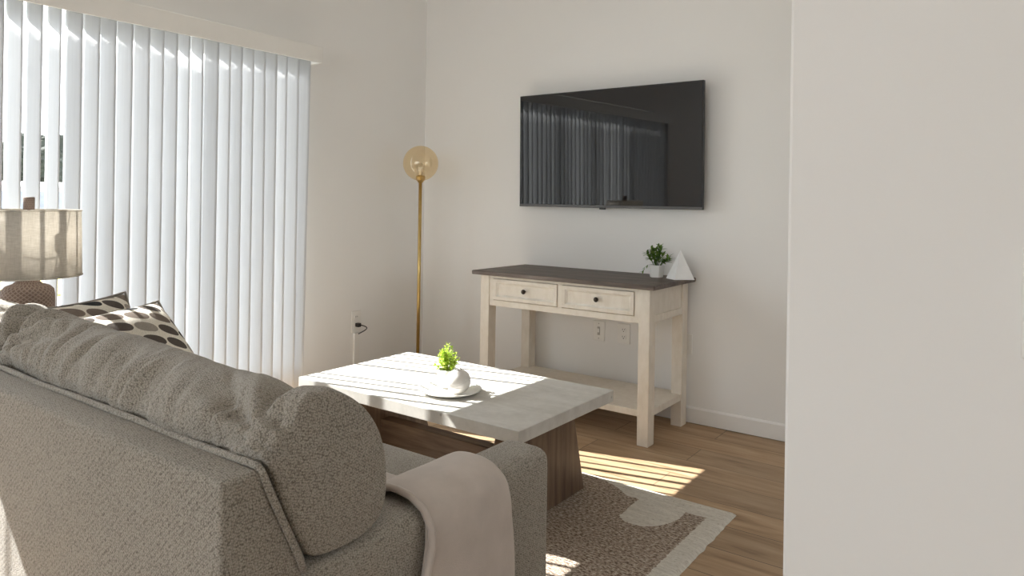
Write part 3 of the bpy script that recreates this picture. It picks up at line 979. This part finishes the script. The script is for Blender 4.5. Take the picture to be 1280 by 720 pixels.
# ------------------------------------------------------------------ television
tvx0, tvx1, tvz0, tvz1, tvy = -2.489, -1.338, 1.125, 1.792, 3.523
tv = thing('television', 'large black flat screen television mounted on the wall above the console', 'television', ((tvx0 + tvx1) / 2, tvy, tvz0))
to_ = tv.location.copy()
b = MB(to_)
b.box(tvx0, tvx1, tvy, tvy + .022, tvz0, tvz1, .003, 2)
b.box(tvx0 + .18, tvx1 - .18, tvy + .022, tvy + .045, tvz0 + .02, tvz0 + .42, .006, 2)
b.build('casing', M['black'], tv)
MB(to_).box(tvx0 + .007, tvx1 - .007, tvy - .0016, tvy + .001, tvz0 + .016, tvz1 - .007).build('screen', M['screen'], tv)
MB(to_).box(tvx0 + .002, tvx1 - .002, tvy - .0028, tvy + .001, tvz0 + .001, tvz0 + .0145, .001).build('lower_bezel', M['grayplastic'], tv)
tv.rotation_euler = (R(1.0), 0, 0)
MB(to_).box(-1.94, -1.905, tvy - .001, tvy + .012, tvz0 - .009, tvz0 + .002, .002).build('sensor_nub', M['black'], tv)
MB(to_).box(-2.15, -1.68, tvy + .0452, YW - .0005, 1.25, 1.50, .002).build('wall_bracket', M['black'], tv)

# ------------------------------------------------------------------ floor lamp
fx, fy_ = -3.055, 3.25
fl = thing('floor_lamp', 'slim brass floor lamp with amber glass globe in the room corner', 'floor lamp', (fx, fy_, 0))
MB().lathe([(.0, 0), (.135, 0), (.138, .006), (.134, .016), (.03, .022), (.014, .03), (.0, .03)], (0, 0, 0), 48).build('base', M['brass'], fl)
MB().lathe([(.0105, .03), (.0105, 1.27)], (0, 0, 0), 20).build('pole', M['brass'], fl)
gz = 1.383; gr = .109
MB().lathe([(.011, 1.262), (.017, 1.265), (.019, 1.272), (.026, 1.276), (.029, 1.286), (.029, 1.302), (.022, 1.307), (.0, 1.307)], (0, 0, 0), 28).build('socket', M['brass'], fl)
n = 40; pr = []
a0 = .24
for i in range(n + 1):
    a = a0 + (PI - a0) * i / n
    pr.append((gr * math.sin(a), gz - gr * math.cos(a)))
gp = MB().lathe([(max(r_, .0001), z_) for r_, z_ in pr], (0, 0, 0), 64, cap0=False, cap1=False)
gp.build('globe', M['amber'], fl)
bz = 1.307
bp = [(.012, bz), (.013, bz + .010), (.019, bz + .024), (.024, bz + .042), (.024, bz + .054), (.018, bz + .068), (.008, bz + .075), (.0005, bz + .076)]
MB().lathe(bp, (0, 0, 0), 28).build('bulb', M['bulb'], fl)

# ------------------------------------------------------------------ end table and table lamp
LX, LY = -3.01, 1.09
et = thing('end_table', 'small dark wood end table between the sofa and the blind under the lamp', 'end table', (LX, LY, 0))
MB().box(-.145, .145, -.21, .21, .535, .56, .004).build('tabletop', M['darkwood'], et)
for sx_ in (-1, 1):
    for sy_ in (-1, 1):
        MB().prism([(sx_ * .128 - .017, sy_ * .19 - .017), (sx_ * .128 + .017, sy_ * .19 - .017), (sx_ * .128 + .017, sy_ * .19 + .017), (sx_ * .128 - .017, sy_ * .19 + .017)], 0, .535, 'Z', .002).build('leg', M['darkwood'], et)
MB().box(-.12, .12, -.18, .18, .16, .178, .003).build('shelf', M['darkwood'], et)
tl = thing('table_lamp', 'table lamp with beige linen drum shade and textured brown base by the blind', 'table lamp', (LX, LY, .56))
Z = lambda z: z - .56
MB().lathe([(.0, 0), (.082, 0), (.088, .008), (.089, .12), (.0875, .215), (.084, .236), (.070, .250), (.048, .258), (.039, .266), (.036, .280), (.0355, .302), (.0, .302)], (0, 0, 0), 64).build('body', M['ceramic'], tl)
shz0, shz1 = Z(.848), Z(1.092)
MB().lathe([(.011, .305), (.011, .33), (.018, .335), (.018, .37), (.012, .375)], (0, 0, 0), 20).build('socket', M['bronze'], tl)
MB().lathe([(.012, .375), (.016, .39), (.030, .42), (.030, .435), (.02, .458), (.0005, .465)], (0, 0, 0), 24).build('bulb', M['bulb'], tl)
sh = MB().lathe([(.174, shz0), (.169, shz1)], (0, 0, 0), 96, cap0=False, cap1=False).build('shade', M['linen'], tl)
so2 = sh.modifiers.new('Solidify', 'SOLIDIFY'); so2.thickness = .0015
for zz, rr in ((shz0, .1743), (shz1, .1693)):
    MB().tube([(rr * math.cos(2 * PI * k / 64), rr * math.sin(2 * PI * k / 64), zz) for k in range(64)], .0028, 8, closed=True).build('rim', M['linen'], sh)
hp = []
for k in range(21):
    a = PI * k / 20
    hp.append((.058 * math.cos(a) * (1 if True else 1), 0, .345 + .165 * math.sin(a) ** .8 if 0 < k < 20 else .345))
sp = MB().tube(hp, .0022, 6)
for k in range(3):
    a = k * 2 * PI / 3 + .5
    sp.tube([(0, 0, .512), (.09 * math.cos(a), .09 * math.sin(a), .506), (  .168 * math.cos(a), .168 * math.sin(a), shz1 - .004)], .002, 6)
sp.build('harp', M['bronze'], tl)
MB().lathe([(.005, .508), (.005, shz1 + .002), (.0185, shz1 + .002), (.0185, shz1 + .046), (.016, shz1 + .049), (.0, shz1 + .049)], (0, 0, 0), 24).build('finial', M['ceramic'], tl)

# ------------------------------------------------------------------ wall plates
def wall_plate(name, label, cat, x0, x1, z0, z1, kind):
    t_ = thing(name, label, cat, ((x0 + x1) / 2, YW, (z0 + z1) / 2))
    w_, h_ = (x1 - x0) / 2, (z1 - z0) / 2
    MB().box(-w_, w_, -.0065, 0, -h_, h_, .003, 3).build('plate', M['plate'], t_)
    if kind == 'switch':
        MB().box(-.0085, .0085, -.0085, -.006, -.024, .024, .001).build('toggle_slot', M['paddle'], t_)
        MB().box(-.0055, .0055, -.013, -.008, -.008, .014, .001).build('toggle', M['plate'], t_)
        for zz in (-.042, .042):
            sc_ = MB().lathe([(.0, 0), (.0032, 0), (.003, .001), (.0, .001)], (0, -.0066, zz), 10, axis='Y')
            for v_ in sc_.v: v_.y = -.0132 - v_.y
            sc_.build('screw', M['paddle'], t_)
    if kind == 'outlet':
        for zz in (.0195, -.0195):
            f = MB()
            pts = []
            for k in range(24):
                a = 2 * PI * k / 24
                pts.append((.0168 * math.cos(a), max(-.0125, min(.0125, .0165 * math.sin(a)))))
            f.prism([(p[0], p[1] + zz) for p in pts], -.0085, -.006, 'Y')
            ro = f.build('receptacle', M['plate'], t_)
            s_ = MB()
            s_.box(-.0075, -.0050, -.0090, -.0084, zz + .000, zz + .0085); s_.box(.0050, .0075, -.0090, -.0084, zz + .001, zz + .0080)
            s_.lathe([(.0, 0), (.0028, 0), (.0028, .0006), (0, .0006)], (0, -.0090, zz - .0062), 10, axis='Y')
            s_.build('slots', M['platedark'], ro)
    return t_
wall_plate('light_switch', 'white switch plate on the wall under the console, left of the outlet', 'switch', -2.009, -1.933, .363, .477, 'switch')
wall_plate('wall_outlet', 'white duplex outlet on the wall seen under the console table', 'outlet', -1.852, -1.773, .366, .478, 'outlet')
wall_plate('wall_plate', 'blank white wall plate just right of the console back leg', 'wall plate', -1.482, -1.412, .362, .466, 'blank')
# outlet on the window wall, with a plugged-in cord and a cover duct below
t_ = thing('wall_outlet', 'white outlet on the corner wall left of the floor lamp, black plug in it', 'outlet', (XW, 3.002, .397))
MB().box(0, .0065, -.037, .037, -.064, .066, .003, 3).build('plate', M['plate'], t_)
for zz in (.026, -.020):
    MB().prism([(.0165 * math.cos(2 * PI * k / 20), max(-.0125, min(.0125, .0165 * math.sin(2 * PI * k / 20))) + zz) for k in range(20)], .006, .0085, 'X').build('receptacle', M['plate'], t_)
s_ = MB(); s_.box(.0083, .009, -.0075, -.005, .026, .034); s_.box(.0083, .009, .005, .0075, .026, .034); s_.build('slots', M['platedark'], t_)
pg = thing('power_cord', 'black plug and looped cord on the outlet left of the floor lamp', 'cord', (XW + .009, 3.002, .377))
MB().box(0.0, .030, -.013, .013, -.012, .012, .004, 2).build('plug', M['black'], pg)
pts = []
for k in range(22):
    t = k / 21
    a = -PI / 2 + PI * t
    pts.append((.028 + .022 * math.sin(PI * t), .010 + .038 * math.sin(PI * t) - .02 * t, -.052 * t + .0 + .004 * math.sin(PI * t)))
MB().tube(pts, .0034, 8).build('cord', M['black'], pg)
dk = MB().box(0, .016, -.020, .020, .09 - .4, .325 - .4, .004, 3)
for v_ in dk.v: v_.z += 0
do = dk.build('cable_duct', M['plate']); do.location = (XW, 3.002, .4)
tag(do, 'white vertical cable cover on the wall below the plugged outlet', 'cable cover')
# switch plate on the near wall
t_ = thing('light_switch', 'white switch plate at the edge of the near right wall', 'switch', (.0345, PY, 1.0545))
MB().box(-.0357, .0357, -.0065, 0, -.0575, .0575, .003, 3).build('plate', M['plate'], t_)
MB().box(-.0165, .0165, -.0095, -.006, -.033, .033, .0015).build('rocker', M['plate'], t_)

# ------------------------------------------------------------------ rug
rx0, rx1, ry0, ry1 = -3.0, -.852, 1.462, 2.632
bm = bmesh.new()
nx, ny = 170, 120
grid = {}
for i in range(nx + 1):
    for j in range(ny + 1):
        x = rx0 + (rx1 - rx0) * i / nx; y = ry0 + (ry1 - ry0) * j / ny
        if i in (0, nx): x += .006 * noise.noise(Vector((y * 22, i, 0)))
        if j in (0, ny): y += .006 * noise.noise(Vector((x * 22, j, 5)))
        e = min(i, nx - i, j, ny - j)
        z = .0125 if e > 1 else (.0105 if e == 1 else .001)
        if e > 1: z += .0012 * noise.noise(Vector((x * 60, y * 90, 0)))
        grid[i, j] = bm.verts.new((x, y, z))
for i in range(nx):
    for j in range(ny):
        bm.faces.new((grid[i, j], grid[i + 1, j], grid[i + 1, j + 1], grid[i, j + 1]))
ro = MB().bm(bm, True).build('rug', M['rug'])
tag(ro, 'cream and brown woven area rug with abstract curves under the coffee table', 'rug')

# ------------------------------------------------------------------ outside the patio door
GZ = -.12
struct('ground', MB().box(-75, WX0 - .01, -40, 70, GZ - .2, GZ), M['paving'])
tf = MB().box(-12.4, -9.8, -30, 40, GZ, GZ + .03).build('lawn', M['turf']); tag(tf, 'strip of dry yellow-green grass outside beyond the paving', 'lawn', kind='stuff')
struct('road', MB().box(-27, -12.4, -40, 60, GZ, GZ + .012), M['asphalt'])
fe = thing('fence', 'low blue-grey board fence across the road outside', 'fence', (-27.6, 12, GZ))
MB().box(-.04, .04, -40, 36, .05, 1.38).build('board_panel', M['fence'], fe)
for k in range(16):
    MB().box(-.09, .09, -37 + k * 4.6, -36.86 + k * 4.6, 0, 1.44).build('post', M['fence'], fe)
bd = thing('building', 'long low white building beyond the fence outside', 'building', (-33, 12, GZ))
MB().box(-3, 3, -30, 40, 0, 1.55).build('wall', M['siding'], bd)
MB().prism([(-3.3, 1.55), (3.3, 1.55), (3.2, 1.62), (0, 1.8), (-3.2, 1.62)], -30.3, 40.3, 'Y').build('roof', M['siding'], bd)
def tree(x, y, h, w_, seed):
    t_ = thing('tree', 'dense dark tree outside seen through the blind gaps', 'tree', (x, y, GZ), 'trees beyond the road')
    MB().tube([(0, 0, 0), (.1, .05, h * .25), (0, 0, h * .55)], [.28, .22, .12], 10).build('trunk', M['bark'], t_)
    bm = bmesh.new(); bmesh.ops.create_icosphere(bm, subdivisions=5, radius=1)
    for v_ in bm.verts:
        p = v_.co.copy()
        d = 1 + .28 * noise.noise(p * 2.1 + Vector((seed, 0, 0))) + .16 * noise.noise(p * 5 + Vector((0, seed, 0))) + .10 * noise.noise(p * 13)
        v_.co = Vector((p.x * w_ * d, p.y * w_ * d, h * .55 + p.z * h * .45 * d))
    MB().bm(bm, False).build('crown', M['treeleaf'], t_)
for k, (x, y, h, w_) in enumerate(((-42, 7.5, 4.5, 2.5), (-49, 12, 5.1, 2.7), (-42, 16, 4.4, 2.5), (-49, 21, 5.0, 2.7), (-42, 25.5, 4.4, 2.5), (-49, 30, 5.0, 2.7), (-42, 34, 4.6, 2.5))):
    tree(x, y, h, w_, k * 3.7)

# ------------------------------------------------------------------ light
sd = bpy.data.lights.new('sun', 'SUN'); sd.energy = 10.5; sd.angle = R(.25); sd.color = (1, .975, .935)
so3 = bpy.data.objects.new('sun', sd); COL.objects.link(so3)
d = Vector((1, .24, -.86)).normalized()
so3.rotation_euler = d.to_track_quat('-Z', 'Y').to_euler(); so3.location = (-12, -2, 11)
wd = bpy.data.worlds.new('sky'); SC.world = wd; wd.use_nodes = True
nt = wd.node_tree; nt.nodes.clear()
bg = nt.nodes.new('ShaderNodeBackground'); ow = nt.nodes.new('ShaderNodeOutputWorld')
bg.inputs[0].default_value = (.92, .96, 1.0, 1); bg.inputs[1].default_value = 2.6
nt.links.new(bg.outputs[0], ow.inputs[0])
def portal(name, loc, rot, sx_, sy_):
    a = bpy.data.lights.new(name, 'AREA'); a.shape = 'RECTANGLE'; a.size = sx_; a.size_y = sy_
    a.cycles.is_portal = True
    o = bpy.data.objects.new(name, a); COL.objects.link(o); o.location = loc; o.rotation_euler = rot
portal('door_portal', (FX0 - .03, (DY0 + DY1) / 2, .99), (0, R(-90), 0), 1.95, DY1 - DY0)
portal('rear_portal', ((WA0 + WA1) / 2, YF - .13, (WB0 + WB1) / 2), (R(90), 0, 0), WA1 - WA0, WB1 - WB0)

portal('side_portal', (XR + .13, (RY0 + RY1) / 2, (RB0 + RB1) / 2), (0, R(90), 0), RB1 - RB0, RY1 - RY0)
# ------------------------------------------------------------------ camera
cam = bpy.data.cameras.new('camera'); cam.sensor_width = 36; cam.sensor_fit = 'HORIZONTAL'
cam.lens = 886.897 / 1280 * 36; cam.shift_y = -(360 - 252.669) / 1280; cam.clip_start = .02
cam.shift_x = 0
ob = bpy.data.objects.new('camera', cam); COL.objects.link(ob)
yaw, roll = -.625723456, .0156346051
f = Vector((math.sin(yaw), math.cos(yaw), 0)); r = Vector((math.cos(yaw), -math.sin(yaw), 0)); u = r.cross(f)
c, s = math.cos(roll), math.sin(roll)
r2 = c * r + s * u; u2 = -s * r + c * u
ob.matrix_world = Matrix(((r2.x, u2.x, -f.x, 0), (r2.y, u2.y, -f.y, 0), (r2.z, u2.z, -f.z, 1.15), (0, 0, 0, 1)))
SC.camera = ob

# ------------------------------------------------------------------ render look
vs_ = SC.view_settings
vs_.view_transform = 'Standard'; vs_.look = 'None'; vs_.gamma = 1; vs_.use_curve_mapping = False
vs_.exposure = 1.12
cy_ = SC.cycles
cy_.max_bounces = 12; cy_.diffuse_bounces = 8; cy_.glossy_bounces = 4; cy_.transmission_bounces = 8; cy_.transparent_max_bounces = 16
cy_.caustics_reflective = False; cy_.caustics_refractive = False; cy_.sample_clamp_indirect = 8
cy_.use_denoising = True
